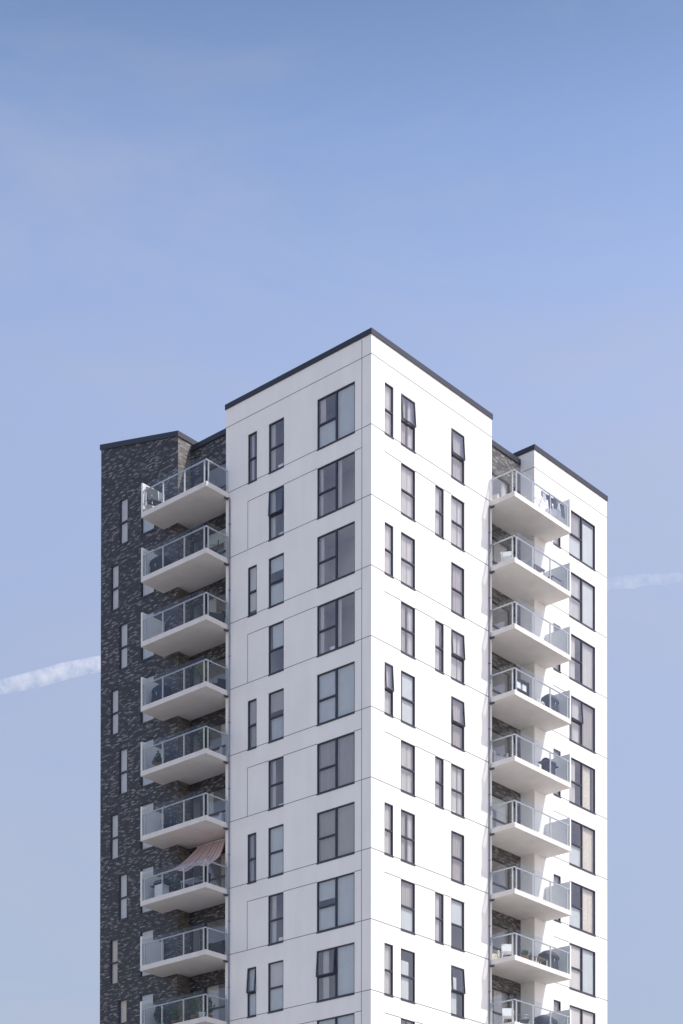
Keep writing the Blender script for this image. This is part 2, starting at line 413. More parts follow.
for y in (3.95, 6.3): mb.box(.17, 3.9, y - .05, y + .05, Z0, Z1)          # cross walls behind the shaded face
for x in (1.8, 3.9, 7.4): mb.box(x - .05, x + .05, .17, 3.95, Z0, Z1)      # behind the sunny face
mb.box(4.2, 15, 4.2, 14, Z0, Z1)                                             # lift and stair core
mb.box(XM - .12, XM - .02, .17, 4.3, Z0, Z1); mb.box(.17, 4.3, YM - .12, YM - .02, Z0, Z1)
mb.box(XW + .02, XW + .12, RD + .2, 4.3, Z0, Z1); mb.box(14.4, 14.5, .17, 4.3, Z0, Z1)
mb.box(RD + .2, 4.3, YW + .02, YW + .12, Z0, Z1); mb.box(.17, 4.3, 14.7, 14.8, Z0, Z1)
build('interior_walls_and_floors', mb, M['room'], tower)

# ------------------------------------------------------------------ windows
cache = {}
def cmesh(key, fn, m, bevel=0):
    if key not in cache: cache[key] = fn().mesh(key[0], m, bevel)
    return cache[key]
FW = .045
def window(name, side, y, s0, s1, k, z, h, typ, opened=None, cover=()):
    w = s1 - s0; loc = W(side, s0, y, z)
    wide = typ in 'CH'
    def fr():
        b = MB(); d0, d1 = .018, .10
        b.box(0, FW, d0, d1, 0, h); b.box(w - FW, w, d0, d1, 0, h); b.box(FW, w - FW, d0, d1, 0, FW); b.box(FW, w - FW, d0, d1, h - FW, h); b.box(-.005, w + .005, -.022, .012, -.065, .004)
        if wide:
            b.box(w / 2 - .04, w / 2 + .04, d0, d1, FW, h - FW); b.box(FW, w / 2 - .04, d0, d1, h * .475 - .035, h * .475 + .035)
        else: b.box(FW, w - FW, d0, d1, h * .478 - .035, h * .478 + .035)
        return b
    f = place(name, cmesh(('window_frame', w, h, wide), fr, M['frame']), tower, loc, RZ(side))
    xr = (FW, w / 2 - .04) if wide else (FW, w - FW)
    zm = h * (.475 if wide else .478)
    cells = [(xr[0], xr[1], FW, zm - .035), (xr[0], xr[1], zm + .035, h - FW)] + ([(w / 2 + .04, w - FW, FW, h - FW)] if wide else [])
    def gl(skip):
        b = MB()
        for i, (a, c, d, e) in enumerate(cells):
            if i == 1 and skip: continue
            b.quad([(a, .06, d), (c, .06, d), (c, .06, e), (a, .06, e)])
        return b
    place('pane', cmesh(('pane', w, h, wide, bool(opened)), lambda: gl(bool(opened)), M['glass']), f)
    if opened:   # top-hung sash swung outwards
        a, c, d, e = cells[1]; hh = e - d + .05; ww = c - a + .05
        def sa():
            b = MB(); t = .05
            b.box(0, t, -.03, .02, -hh, 0); b.box(ww - t, ww, -.03, .02, -hh, 0); b.box(t, ww - t, -.03, .02, -hh, -hh + t); b.box(t, ww - t, -.03, .02, -t, 0); return b
        so = place('opened_sash', cmesh(('opened_sash', w, h), sa, M['frame']), f, (a - .025, .02, e + .02), 0, -R(opened))
        so['label'] = 'top hung sash tilted open outwards'
        def sp():
            b = MB(); b.quad([(.05, 0, -hh + .05), (ww - .05, 0, -hh + .05), (ww - .05, 0, -.05), (.05, 0, -.05)]); return b
        pm = cmesh(('sash_pane', w, h), sp, M['glass'])
        pp = place('sash_pane', pm, f, (a - .025, .02, e + .02), 0, -R(opened))
    for i, cv in enumerate(cover):
        kind, a, c, d, e, mm = cv     # fractions of width, height
        a, c, d, e = FW + a * (w - 2 * FW), FW + c * (w - 2 * FW), d * h + .02, e * h - .03
        b = MB()
        if kind == 'blind':
            b.box(a, c, .115, .12, d, e); b.box(a, c, .11, .13, d - .02, d)
        else:
            n = max(4, int((c - a) / .04)); amp = .03
            pts = [(a + (c - a) * t / n, .155 + amp * math.sin(t * 1.9 + i) + random.uniform(-.01, .01)) for t in range(n + 1)]
            for t in range(n):
                (xa, ya), (xb, yb) = pts[t], pts[t + 1]
                b.quad([(xa, ya, d), (xb, yb, d), (xb, yb, e), (xa, ya, e)], smooth=True)
        build('roller_blind' if kind == 'blind' else 'curtain', b, M[mm], f)
    return f
def cur(a, c, mm='curtain', d=0, e=1): return ('curtain', a, c, d, e, mm)
def bl(a, c, d, e, mm='blind'): return ('blind', a, c, d, e, mm)
full = lambda mm='blind': (bl(0, 1, 0, 1, mm),)
sides = (cur(0, .22), cur(.8, 1))
left1 = (cur(0, .28),)
cov = {
 ('C', 0): (bl(.51, 1, 0, 1), bl(0, .48, 0, .5), cur(0, .15)), ('C', 1): (cur(.5, .62), cur(0, .1)), ('C', 2): (cur(.02, .12), bl(.25, .42, 0, .06, 'whiteplastic')),
 ('C', 3): (cur(.5, .6), cur(0, .12), bl(.3, .42, 0, .12, 'whiteplastic')), ('C', 4): full(), ('C', 5): (cur(0, 1, 'greyblind'),), ('C', 6): (cur(0, .5, 'greyblind'), bl(.51, 1, 0, 1, 'greyblind')),
 ('C', 7): (bl(.51, 1, 0, 1), bl(0, .49, 0, .48), bl(0, .49, .62, 1)), ('C', 8): (cur(.1, .25), bl(.51, 1, 0, 1)), ('C', 9): (bl(0, 1, .3, 1),),
 ('B', 0): left1 + (bl(.5, 1, 0, .12, 'whiteplastic'),), ('B', 1): left1 + (bl(.6, 1, 0, .1, 'whiteplastic'),), ('B', 2): (bl(0, 1, .7, 1), bl(0, 1, 0, .45)),
 ('B', 3): (bl(.15, .9, .52, 1), bl(.5, .9, 0, .06, 'whiteplastic')), ('B', 4): (bl(0, 1, .6, 1, 'greyblind'), cur(0, 1, 'blind', 0, .5)), ('B', 5): (cur(.1, .3), bl(.6, 1, 0, .08, 'whiteplastic')),
 ('B', 6): full(), ('B', 7): (cur(.1, .4), bl(.6, 1, 0, .12, 'whiteplastic')), ('B', 8): (bl(0, 1, .5, 1, 'curtain'), bl(0, 1, 0, .5)), ('B', 9): sides,
 ('A', 0): (cur(.1, .4),), ('A', 2): (bl(0, 1, .1, 1, 'curtain'),), ('A', 4): (bl(0, 1, .5, 1, 'greyblind'), cur(0, 1, 'greyblind', 0, .5)), ('A', 6): (cur(.0, .4, 'greyblind'),), ('A', 8): (bl(0, 1, 0, 1),),
}
for k in range(10):
    r = random.Random(k)
    cov[('E', k)] = (cur(0, .55), cur(.62, 1)) if k % 3 else (cur(0, .5, 'greyblind'), cur(.7, 1))
    cov[('G', k)] = (cur(0, .6), cur(.7, 1), bl(.1, .45, 0, .08, 'whiteplastic')) if k % 2 else (cur(.3, 1, 'greyblind'),)
    cov[('D', k)] = (cur(.1, .9),); cov[('F', k)] = (cur(0, .8),); cov[('J', k)] = (cur(.0, 1, 'greyblind'),)
    cov[('M', k)] = (bl(0, 1, 0, 1, 'curtain'),) if k % 2 else (bl(0, 1, 0, 1),)
    cov[('K', k)] = (bl(0, 1, 0, 1, 'curtain'),); cov[('N', k)] = (bl(0, 1, 0, 1, 'curtain'),)
cov[('E', 4)] = (bl(.2, 1, 0, 1),); cov[('E', 7)] = (cur(0, 1, 'greyblind', .5, 1), bl(0, 1, 0, .5)); cov[('E', 8)] = (bl(.1, .7, 0, .8),)
cov[('G', 7)] = (bl(0, 1, .5, 1),); cov[('G', 8)] = (bl(0, .55, 0, .8),)
cov[('H', 0)] = (bl(.52, 1, 0, .92), bl(0, .48, 0, .5), cur(0, .45, 'greyblind', .5, 1)); cov[('H', 1)] = (bl(.52, 1, 0, 1), cur(0, .48))
cov[('H', 2)] = (cur(.1, .3), cur(.55, 1)); cov[('H', 3)] = (cur(.55, 1, 'greyblind'), cur(.2, .45)); cov[('H', 4)] = (cur(.55, .9, 'cream'), cur(0, .3))
cov[('H', 5)] = (cur(.52, 1, 'cream'), bl(0, .48, 0, .5)); cov[('H', 6)] = (cur(.52, 1, 'cream'), bl(0, .48, 0, .5)); cov[('H', 7)] = (bl(.52, 1, 0, 1), bl(0, .48, 0, 1, 'curtain')); cov[('H', 8)] = (bl(0, 1, 0, 1, 'curtain'),)
cov[('N', 7)] = (cur(0, 1, 'tan'),); cov[('K', 8)] = (cur(0, 1, 'tan'),)
opens = {('B', 1): 3, ('C', 8): 4, ('A', 8): 4.5, ('E', 0): 4, ('G', 0): 3.5, ('D', 4): 3.5, ('G', 3): 3.5, ('G', 4): 3.5, ('G', 8): 4, ('H', 3): 3.5}
for side, y, s0, s1, k, t in wins:
    window('window', side, y, s0, s1, k, zb(k), WH, t, opens.get((t, k)), cov.get((t, k), ()))
rw_cov = [sides, (cur(.5, 1),), (), (cur(0, .4),), (), (cur(.6, 1), bl(0, 1, .7, 1)), (cur(0, .3),), (), (cur(.5, .8),)]
for k in range(9):
    for side, w_, d_ in (('R', RW, RDO), ('L', LW, LD)):
        window('balcony_window', side, RD, *w_, k, zb(k), 2.14, 'Z', None, rw_cov[(k + (side == 'L') * 4) % 9])
        wd = d_[1] - d_[0]
        def dfr():
            b = MB(); t = .08
            b.box(0, t, .015, .10, 0, 2.14); b.box(wd - t, wd, .015, .10, 0, 2.14); b.box(t, wd - t, .015, .10, 0, .14); b.box(t, wd - t, .015, .10, 2.06, 2.14); return b
        f = place('balcony_door', cmesh(('door_frame', wd), dfr, M['frame']), tower, W(side, d_[0], RD, zb(k)), RZ(side))
        def dp(): b = MB(); b.quad([(.08, .06, .14), (wd - .08, .06, .14), (wd - .08, .06, 2.06), (.08, .06, 2.06)]); return b
        place('pane', cmesh(('door_pane', wd), dp, M['glass']), f)
        def dh(): b = MB(); b.tube([(.05, -.04, 1.0), (.05, -.04, 1.14)], .012); b.box(.04, .06, -.04, .015, 1.06, 1.08); return b
        place('door_handle', cmesh(('door_handle',), dh, M['alu']), f)

# ------------------------------------------------------------------ balconies
P = 1.42                       # how far a slab stands out
# local frame of a balcony: t along the wall from the block edge to the screen, o outwards, z up from slab top
BAL = {'R': (8.33, 1, 4.48), 'L': (-8.45, -1, 4.28)}
def BP(side, t, o, z):         # balcony coords -> facade-local (s, y, z)
    s, m, _ = BAL[side]; return (m * t, -o, z)
def bw(side, k, t, o, z=0):    # -> world
    s, m, _ = BAL[side]; return W(side, s + m * t, -o, zb(k) - .03 + z)
for side in 'RL':
    s, m, ln = BAL[side]
    wallstart = (XM if side == 'R' else YM) - abs(s)     # beyond this t the wall steps back
    wallend = (XW if side == 'R' else YW) - abs(s)
    def slab():
        b = MB(); th = .225
        pts = [(0, 0.0), (0, P), (ln, P), (ln, 0.0), (wallend, 0.0), (wallend, -RD), (wallstart, -RD), (wallstart, 0)]
        pts = [(m * t, -o) for t, o in pts]; n = len(pts)
        # two convex pieces on top and underneath
        for z in (0, -th):
            b.quad([(*pts[i], z) for i in (0, 1, 2, 3, 4, 7)]); b.quad([(*pts[i], z) for i in (4, 5, 6, 7)])
        for i in range(n):
            if i in (4, 5, 6, 3, 7): continue
            p, q = pts[i], pts[(i + 1) % n]; b.quad([(*p, -th), (*q, -th), (*q, 0), (*p, 0)])
        return b
    sl = slab().mesh('slab', M['conc'], 0)
    RH = 1.0; GH = 1.2
    hr = MB(); r_ = .024
    def rb(b, t0, t1, o0, o1, z0, z1): b.box(m * t0, m * t1, -o0, -o1, z0, z1)
    hr = MB(); rb(hr, .03, .085, .02, P - .03, RH - .02, RH + .025); rb(hr, .085, ln - .10, P - .085, P - .03, RH - .02, RH + .025)
    hrm = hr.mesh('handrail', M['alu'], .006)
    po = MB(); po.box(-.025, .025, -.03, .03, .0, RH - .02); pom = po.mesh('post', M['alu'], .005)
    tf = [.19, 1.46, 2.86, ln - .26]
    gms = []
    edges = [(.12, tf[1] - .02), (tf[1] + .02, tf[2] - .02), (tf[2] + .02, ln - .12)]
    for a, c in edges:
        g = MB(); rb(g, a, c, P - .012, P - .002, .045, GH); gms.append(g.mesh('glass_panel', M['railglass']))
    g = MB(); rb(g, .002, .012, .06, P - .04, .045, GH); gms.append(g.mesh('glass_panel', M['railglass']))
    g = MB(); rb(g, ln - .10, ln, .02, P, .002, 1.37); scm = g.mesh('privacy_screen', M['screen'], .006)
    g = MB(); rb(g, .02, .10, .02, .22, -.30, -.227); g.box(m * .0, m * -.10, -.05, -.10, -.29, -.25); drm = g.mesh('drain_spout', M['dark'])
    for k in range(9):
        o = place('balcony', sl, tower, W(side, s, 0, zb(k) - .03), RZ(side))
        place('handrail', hrm, o)
        for t in tf: place('post', pom, o, (m * t, -(P - .055), 0))
        for oo in (P - .17, .07): place('post', pom, o, (m * .055, -oo, 0), math.pi / 2)
        for gm in gms: place('glass_panel', gm, o)
        place('privacy_screen', scm, o); place('drain_spout', drm, o)
    # downpipe beside the balconies
    px_ = -m * (.05 if side == 'R' else .09)
    g = MB(); g.tube([(px_, -.045, 2), (px_, -.045, H0 - 3.35)], .034, 10)
    for k in range(9): g.box(px_ - .045, px_ + .045, -.09, 0, zb(k) - 1.5, zb(k) - 1.46)
    build('downpipe', g, M['pipe'], tower, W(side, s, 0, 0), RZ(side))

# ------------------------------------------------------------------ things on the balconies
def thing(name, label, cat, side, k, t, o, rz=0, group=None):
    e = empty(name, bw(side, k, t, o), RZ(side) + rz); return tag(e, label, cat, group)
def chair(name, label, side, k, t, o, rz, fab='black', leg='steel', group=None, cat='chair', wd=.5):
    e = thing(name, label, cat, side, k, t, o, rz, group); h = wd / 2
    b = MB(); b.box(-h, h, -.24, .24, .40, .45); build('seat', b, M[fab], e, bevel=.012)
    b = MB(); b.box(-h, h, -.025, .025, 0, .48, Matrix.Translation((0, .24, .44)) @ Matrix.Rotation(-R(12), 4, 'X')); build('backrest', b, M[fab], e, bevel=.012)
    for sx in (-1, 1):
        for sy in (-1, 1):
            b = MB(); b.tube([(sx * (h - .03), sy * .2, .40), (sx * (h - .0), sy * .25, 0)], .014, 6); build('leg', b, M[leg], e)
        b = MB(); b.tube([(sx * h, -.24, .44), (sx * h, -.22, .64), (sx * h, .28, .66)], .016, 6); build('armrest', b, M[leg], e)
    return e
def armchair(name, label, side, k, t, o, rz, fab='grey', wd=.8, group=None, cat='armchair'):
    e = thing(name, label, cat, side, k, t, o, rz, group); h = wd / 2
    b = MB(); b.box(-h + .12, h - .12, -.34, .3, .10, .40); build('seat', b, M[fab], e, bevel=.04)
    b = MB(); b.box(-h + .12, h - .12, .2, .38, .3, .82, Matrix.Rotation(-R(6), 4, 'X')); build('backrest', b, M[fab], e, bevel=.04)
    for sx in (-1, 1):
        b = MB(); b.box(sx * h, sx * (h - .12), -.36, .36, .08, .58); build('armrest', b, M[fab], e, bevel=.03)
    for sx in (-1, 1):
        for sy in (-1, 1): b = MB(); b.box(sx * (h - .1) - .02, sx * (h - .1) + .02, sy * .3 - .02, sy * .3 + .02, 0, .1); build('leg', b, M['dark'], e)
    return e
def table(name, label, side, k, t, o, rz=0, top='grey', w=.8, d=.6, hh=.72, leg='steel'):
    e = thing(name, label, 'table', side, k, t, o, rz)
    b = MB(); b.box(-w / 2, w / 2, -d / 2, d / 2, hh - .03, hh); build('tabletop', b, M[top], e, bevel=.008)
    for sx in (-1, 1):
        for sy in (-1, 1): x, y = sx * (w / 2 - .05), sy * (d / 2 - .05); b = MB(); b.box(x - .02, x + .02, y - .02, y + .02, 0, hh - .03); build('leg', b, M[leg], e)
    return e
def grill(name, label, side, k, t, o, body='black', lid='navy', rz=0, cart='dark'):
    e = thing(name, label, 'barbecue', side, k, t, o, rz)
    b = MB(); b.box(-.26, .26, -.22, .22, .1, .70); build('cabinet', b, M[body], e, bevel=.015)
    b = MB(); n = 10
    pr = [(-.25 + .25 * (1 - math.cos(math.pi * i / n)), .72 + .25 * math.sin(math.pi * i / n)) for i in range(n + 1)]
    for i in range(n): (y0, z0), (y1, z1) = pr[i], pr[i + 1]; b.quad([(-.3, y0, z0), (.3, y0, z0), (.3, y1, z1), (-.3, y1, z1)], smooth=True)
    for x in (-.3, .3): b.quad([(x, y, z) for y, z in pr])
    build('lid', b, M[lid], e)
    for sx in (-1, 1): b = MB(); b.box(sx * .3, sx * .58, -.2, .2, .70, .73); build('side_shelf', b, M[lid], e)
    b = MB(); b.tube([(-.2, -.27, .80), (.2, -.27, .80)], .014, 6); build('handle', b, M['steel'], e)
    for sx in (-1, 1): b = MB(); b.tube([(sx * .22, -.22, .08), (sx * .22, .22, .08)], .07, 10); build('wheel', b, M['dark'], e)
    return e
def covered(name, label, side, k, t, o, m='black', w=.7, d=.5, h=.95, flare=1.12):
    e = thing(name, label, 'barbecue', side, k, t, o)
    b = MB(); n = 20; rings = []
    for z, sc in ((0, 1.0), (.3, 1.02), (.62, .94), (.7, flare), (.82, flare * .95), (h, .55), (h + .02, .1)):
        rings.append([(w / 2 * sc * (1 + .05 * math.sin(5 * a * 2 * math.pi / n + z * 4)) * max(-.8, min(.8, math.cos(a * 2 * math.pi / n))) / .8,
                       d / 2 * sc * max(-.8, min(.8, math.sin(a * 2 * math.pi / n))) / .8, z) for a in range(n)])
    for i in range(len(rings) - 1):
        for a in range(n): b.quad([rings[i][a], rings[i][(a + 1) % n], rings[i + 1][(a + 1) % n], rings[i + 1][a]], smooth=True)
    build('cover', b, M[m], e)
    b = MB(); b.tube([(0, -d / 2 * 1.05, .45), (0, -d / 2 * 1.08, .60)], .02, 6); build('strap', b, M['greycloth'], e)
    return e
def potplant(name, label, side, k, t, o, shape='bush', h=.9, w=.5, leaf='leaf', pot='clay', n=260, group=None):
    e = thing(name, label, 'potted plant', side, k, t, o, random.uniform(0, 3), group)
    ph = .26; b = MB(); b.lathe([(.0, 0), (.11, 0), (.15, ph), (.165, ph), (.165, ph + .03), (.14, ph + .03), (.13, ph)]); build('pot', b, M[pot], e)
    b = MB(); b.lathe([(0, ph - .02), (.13, ph - .02)]); build('soil', b, M['soil'], e)
    b = MB(); b.tube([(0, 0, ph - .02), (.01, .01, ph + (h - ph) * .5), (0, 0, h * .9)], .018, 6, .006); build('stem', b, M['wood'], e)
    def fn():
        while True:
            x, y, z = [random.uniform(-1, 1) for _ in range(3)]
            if shape == 'cone':
                zz_ = (z + 1) / 2
                if math.hypot(x, y) < (1 - zz_) * random.uniform(.85, 1.1): return (x * w / 2, y * w / 2, ph + .03 + zz_ * (h - ph))
            elif shape == 'ball':
                if .55 < math.sqrt(x * x + y * y + z * z) < 1: return (x * w / 2, y * w / 2, h - w / 2 + z * w / 2)
            else:
                q = math.sin(x * 5 + k) * .12 + math.cos(y * 4) * .1
                if math.sqrt(x * x + y * y + z * z) < .9 + q: return (x * w / 2, y * w / 2, ph + (h - ph) * (.52 + z * .5))
    b = MB(); b.leaves(n, fn, .045 if shape != 'bush' else .06); build('foliage', b, M[leaf], e)
    return e

# shaded side, from the top balcony down
G1 = 'chairs out on the balconies'
chair('folding_chair', 'black chair by the white screen on the top balcony of the dark brick side', 'L', 0, 3.72, 1.05, R(75), 'black', group=G1, wd=.6)
bk = [o for o in bpy.data.objects if o.name.startswith('backrest')][-1]; bk.scale = (1, 1, 1.35)
o = thing('cushion_box', 'cream cushion on a navy box, top balcony of the dark brick side', 'cushions', 'L', 0, 3.15, .55)
b = MB(); b.box(-.25, .25, -.22, .22, 0, .34); build('box', b, M['navy'], o, bevel=.03); b = MB(); b.box(-.23, .23, -.2, .2, .343, .48); build('cushion', b, M['cream'], o, bevel=.04)
armchair('lounge_sofa', 'light grey sofa on the top balcony of the dark brick side, beside the white block', 'L', 0, 1.35, -.25, 0, 'grey', 1.3, cat='sofa')
covered('covered_barbecue', 'black covered barbecue on the second balcony down, dark brick side', 'L', 1, 3.7, .75, 'black', .85, .6, 1.0)
chair('garden_chair', 'dark chair on the second balcony down, dark brick side, near the white block', 'L', 1, .8, .35, R(-40), 'black', group=G1)
armchair('garden_armchair', 'dark armchair on the third balcony down, dark brick side', 'L', 2, .75, .15, R(-30), 'black', .75)
covered('covered_barbecue', 'navy covered barbecue with a pale strap, fourth balcony down, dark brick side', 'L', 3, 3.55, .8, 'navy', .8, .6, .98, 1.05)
potplant('topiary_tree', 'round olive green ball tree on the fourth balcony down, dark brick side', 'L', 3, .95, .75, 'ball', 1.35, .75, 'olive', n=900)
armchair('garden_armchair', 'dark low armchair beside the round ball tree on the dark brick side', 'L', 3, .5, -.1, R(-20), 'navy', .7)
potplant('conical_shrub', 'small cone shaped evergreen before the white screen, fifth balcony, dark brick side', 'L', 4, 3.55, 1.0, 'cone', .98, .62, 'darkleaf', n=700)
potplant('leafy_shrub', 'tall dark leafy shrub behind the corner post, fifth balcony, dark brick side', 'L', 4, .75, .8, 'bush', 1.25, .65, 'leaf', n=700)
armchair('garden_bench', 'pale bench behind the tall leafy shrub on the fifth balcony of the dark brick side', 'L', 4, .95, -.3, 0, 'greycloth', 1.1, cat='bench')
chair('garden_chair', 'dark upright chair by the screen on the balcony above the striped awning', 'L', 5, 3.2, .7, R(20), 'navy', group=G1)
armchair('lounge_sofa', 'light grey sofa by the white block on the balcony above the striped awning', 'L', 5, 1.1, -.3, 0, 'greycloth', 1.4, cat='sofa')
grill('gas_barbecue', 'white barbecue with a dark lid on the balcony under the striped awning', 'L', 6, 3.45, .85, 'whiteplastic', 'black')
table('garden_table', 'small table under the striped awning', 'L', 6, 2.0, .35, 0, 'whiteplastic', .9, .6)
chair('garden_chair', 'black chair at the table under the striped awning', 'L', 6, 1.3, .4, R(-80), 'black', group=G1)
# awning
aw = thing('striped_awning', 'faded pink and white striped awning pulled out over one balcony of the dark brick side', 'awning', 'L', 6, 0, 0)
b = MB(); nt_, no_ = 28, 18
cTR, cTL, cBR, cBL = Vector((.80, -.66, 2.66)), Vector((2.62, -.66, 2.68)), Vector((.02, .80, 1.10)), Vector((3.15, 1.30, 1.10))
def ap(i, j):
    u, q = i / nt_, j / no_
    p = cTR.lerp(cTL, u).lerp(cBR.lerp(cBL, u), q)
    p.z += -.20 * math.sin(q * math.pi) - .12 * math.sin(u * math.pi) * q + .05 * math.sin(u * 17 + q * 2) * (.3 + q)
    p.y += .04 * math.sin(u * 13 - q * 3) * q
    return (-p.x, -p.y, p.z)
for i in range(nt_):
    for j in range(no_):
        b.quad([ap(i, j), ap(i + 1, j), ap(i + 1, j + 1), ap(i, j + 1)], [(x / nt_ * 2.6, c / no_) for x, c in ((i, j), (i + 1, j), (i + 1, j + 1), (i, j + 1))], True)
build('awning_cloth', b, M['awning'], aw)
b = MB(); b.tube([(-.7, .70, 2.68), (-2.72, .70, 2.70)], .035, 8); build('roller', b, M['whiteplastic'], aw)
for c_ in (cBR, cBL):
    b = MB(); b.tube([(-c_.x, -c_.y, c_.z), (-c_.x - (.0 if c_ is cBR else .25), -c_.y - .02, c_.z - .12)], .008, 6); build('cord', b, M['cream'], aw)
armchair('garden_armchair', 'dark low armchair on the balcony just below the awning balcony, beside the white block', 'L', 7, .7, .1, R(-35), 'black', .7)
potplant('dark_bush', 'dark bush by the white screen on the lowest balcony of the dark brick side', 'L', 8, 3.5, .9, 'bush', 1.15, .7, 'darkleaf', n=600)
for i, (t, o_, h_, lf, lab) in enumerate(((2.5, .9, .85, 'leaf', 'second'), (1.9, 1.0, 1.0, 'olive', 'third'), (1.25, .95, 1.25, 'leaf', 'fourth'), (.6, .6, 1.1, 'darkleaf', 'last'))):
    potplant('balcony_plant', lab + ' potted plant from the white screen, lowest balcony of the dark brick side', 'L', 8, t, o_, 'bush', h_, .55, lf, 'clay', 300, 'plants crowding the lowest balcony')
potplant('white_pot_plant', 'plant in a white pot near the corner of the lowest balcony, dark brick side', 'L', 8, .5, 1.15, 'bush', .75, .3, 'olive', 'whiteplastic', 90)

# sunny side
rk = thing('drying_rack', 'folding drying rack standing on the top balcony of the sunny side', 'drying rack', 'R', 0, 3.2, 1.0)
for q in (-.28, .28): b = MB(); b.tube([(-.95, q, .95), (.95, q, .95)], .012, 6); build('rail', b, M['alu'], rk)
for sx in (-1, 1):
    b = MB(); b.tube([(sx * .7, -.28, .95), (sx * .7, .28, 0)], .012, 6); b.tube([(sx * .7, .28, .95), (sx * .7, -.28, 0)], .012, 6); build('leg', b, M['alu'], rk)
for i, (x, mm_, l, w_, lab) in enumerate(((-.6, 'greycloth', .5, .22, 'pale towel at the left end of the drying rack'), (-.28, 'bluecloth', .62, .26, 'dark blue shirt hung second on the drying rack'), (.05, 'bluecloth', .5, .24, 'dark blue trousers in the middle of the drying rack'),
                                 (.34, 'greycloth', .40, .14, 'narrow pale garment on the right half of the drying rack'), (.6, 'navy', .66, .24, 'navy garment at the right end of the drying rack'))):
    b = MB(); nx, nz = 7, 6
    def lp(a, c): return (x * 1.25 - w_ * .62 + w_ * 1.25 * a / nx, -.30 - .02 * math.sin(a * 1.8 + i) - .012 * c, .97 - l * c / nz + .03 * math.sin(a * 1.3 + i) * c / nz)
    for a in range(nx):
        for c in range(nz): b.quad([lp(a, c), lp(a + 1, c), lp(a + 1, c + 1), lp(a, c + 1)], smooth=True)
    for a in range(nx): b.quad([lp(a, 0), lp(a + 1, 0), (lp(a + 1, 0)[0], -.25, .96), (lp(a, 0)[0], -.25, .96)])
    for a in range(nx): b.quad([(lp(a, 0)[0], -.25, .96), (lp(a + 1, 0)[0], -.25, .96), (lp(a + 1, 0)[0], -.245, .75), (lp(a, 0)[0], -.245, .75)])
    o = build('hanging_laundry', b, M[mm_]); o.location = bw('R', 0, 3.2, 1.0); tag(o, lab, 'laundry', 'laundry on the top balcony')
chair('garden_chair', 'dark chair beside the return wall on the top balcony of the sunny side', 'R', 0, 1.9, .5, R(30), 'navy', group=G1)
armchair('lounge_sofa', 'cream sofa by the white block on the top balcony of the sunny side', 'R', 0, 1.3, -.3, 0, 'cream', 1.5, cat='sofa')
armchair('garden_armchair', 'grey armchair on the second balcony down, sunny side', 'R', 1, 1.75, .6, R(50), 'grey', .75)
table('garden_table', 'grey table in the middle of the second balcony of the sunny side', 'R', 1, 2.75, .55, 0, 'grey', .8, .7)
chair('garden_chair', 'white chair near the side rail of the second balcony of the sunny side', 'R', 1, .6, .55, R(-60), 'whiteplastic', 'whiteplastic', G1)
o = thing('storage_box', 'blue grey storage box by the screen on the second balcony of the sunny side', 'storage box', 'R', 1, 3.7, .9)
b = MB(); b.box(-.35, .35, -.25, .25, 0, .42); build('box', b, M['grey'], o, bevel=.02); b = MB(); b.box(-.37, .37, -.27, .27, .423, .47); build('lid', b, M['navy'], o, bevel=.01)
o = thing('plant_stand', 'dark open shelf stand with white boxes on the fourth balcony of the sunny side', 'shelf', 'R', 3, 1.35, .75)
for x in (-.5, .5): b = MB(); b.box(x - .02, x + .02, -.15, .15, 0, 1.05); build('side_frame', b, M['navy'], o)
for z in (.12, .5, .98): b = MB(); b.box(-.48, .48, -.15, .15, z, z + .025); build('shelf', b, M['navy'], o)
for x, lab in ((-.25, 'white box, left one on the dark shelf of the fourth balcony, sunny side'), (.2, 'white box, right one on the dark shelf of the fourth balcony, sunny side')):
    c = empty('white_box', bw('R', 3, 1.35 + x, .75, .525)); tag(c, lab, 'box', 'boxes on the shelf'); b = MB(); b.box(-.15, .15, -.1, .1, 0, .28); build('box_body', b, M['whiteplastic'], c, bevel=.01); b = MB(); b.box(-.155, .155, -.105, .105, .282, .32); build('box_lid', b, M['greycloth'], c, bevel=.008)
for t, lab in ((2.25, 'white lantern nearest the shelf on the fourth balcony of the sunny side'), (2.6, 'white lantern nearest the barbecue on the fourth balcony of the sunny side')):
    c = thing('lantern', lab, 'lantern', 'R', 3, t, 1.1, 0, 'lanterns on the balcony floor')
    b = MB(); b.box(-.08, .08, -.08, .08, 0, .03); build('base', b, M['whiteplastic'], c); b = MB()
    for x in (-.07, .07):
        for y in (-.07, .07): b.box(x - .01, x + .01, y - .01, y + .01, .03, .26)
    build('lantern_frame', b, M['whiteplastic'], c); b = MB(); b.lathe([(.12, .26), (.03, .34), (0, .35)], n=4); build('lantern_roof', b, M['whiteplastic'], c)
covered('covered_barbecue', 'navy covered barbecue by the screen on the fourth balcony of the sunny side', 'R', 3, 3.6, .85, 'navy', .85, .55, 1.0, 1.05)
grill('gas_barbecue', 'dark blue barbecue with side shelves on the fifth balcony of the sunny side', 'R', 4, 3.45, .85, 'navy', 'navy')
armchair('garden_armchair', 'grey armchair by the side rail of the fifth balcony of the sunny side', 'R', 4, .65, .0, R(-30), 'grey', .75)
potplant('balcony_plant', 'leafy plant left of the low wooden table on the eighth balcony of the sunny side', 'R', 7, 1.35, 1.0, 'bush', .55, .4, 'leaf', 'clay', 200)
potplant('balcony_plant', 'small olive plant next to the low wooden table, eighth balcony, sunny side', 'R', 7, 2.0, .9, 'bush', .6, .3, 'olive', 'clay', 140)
table('low_table', 'low wooden table on the eighth balcony of the sunny side', 'R', 7, 2.5, .95, 0, 'wood', .95, .45, .42, 'whiteplastic')
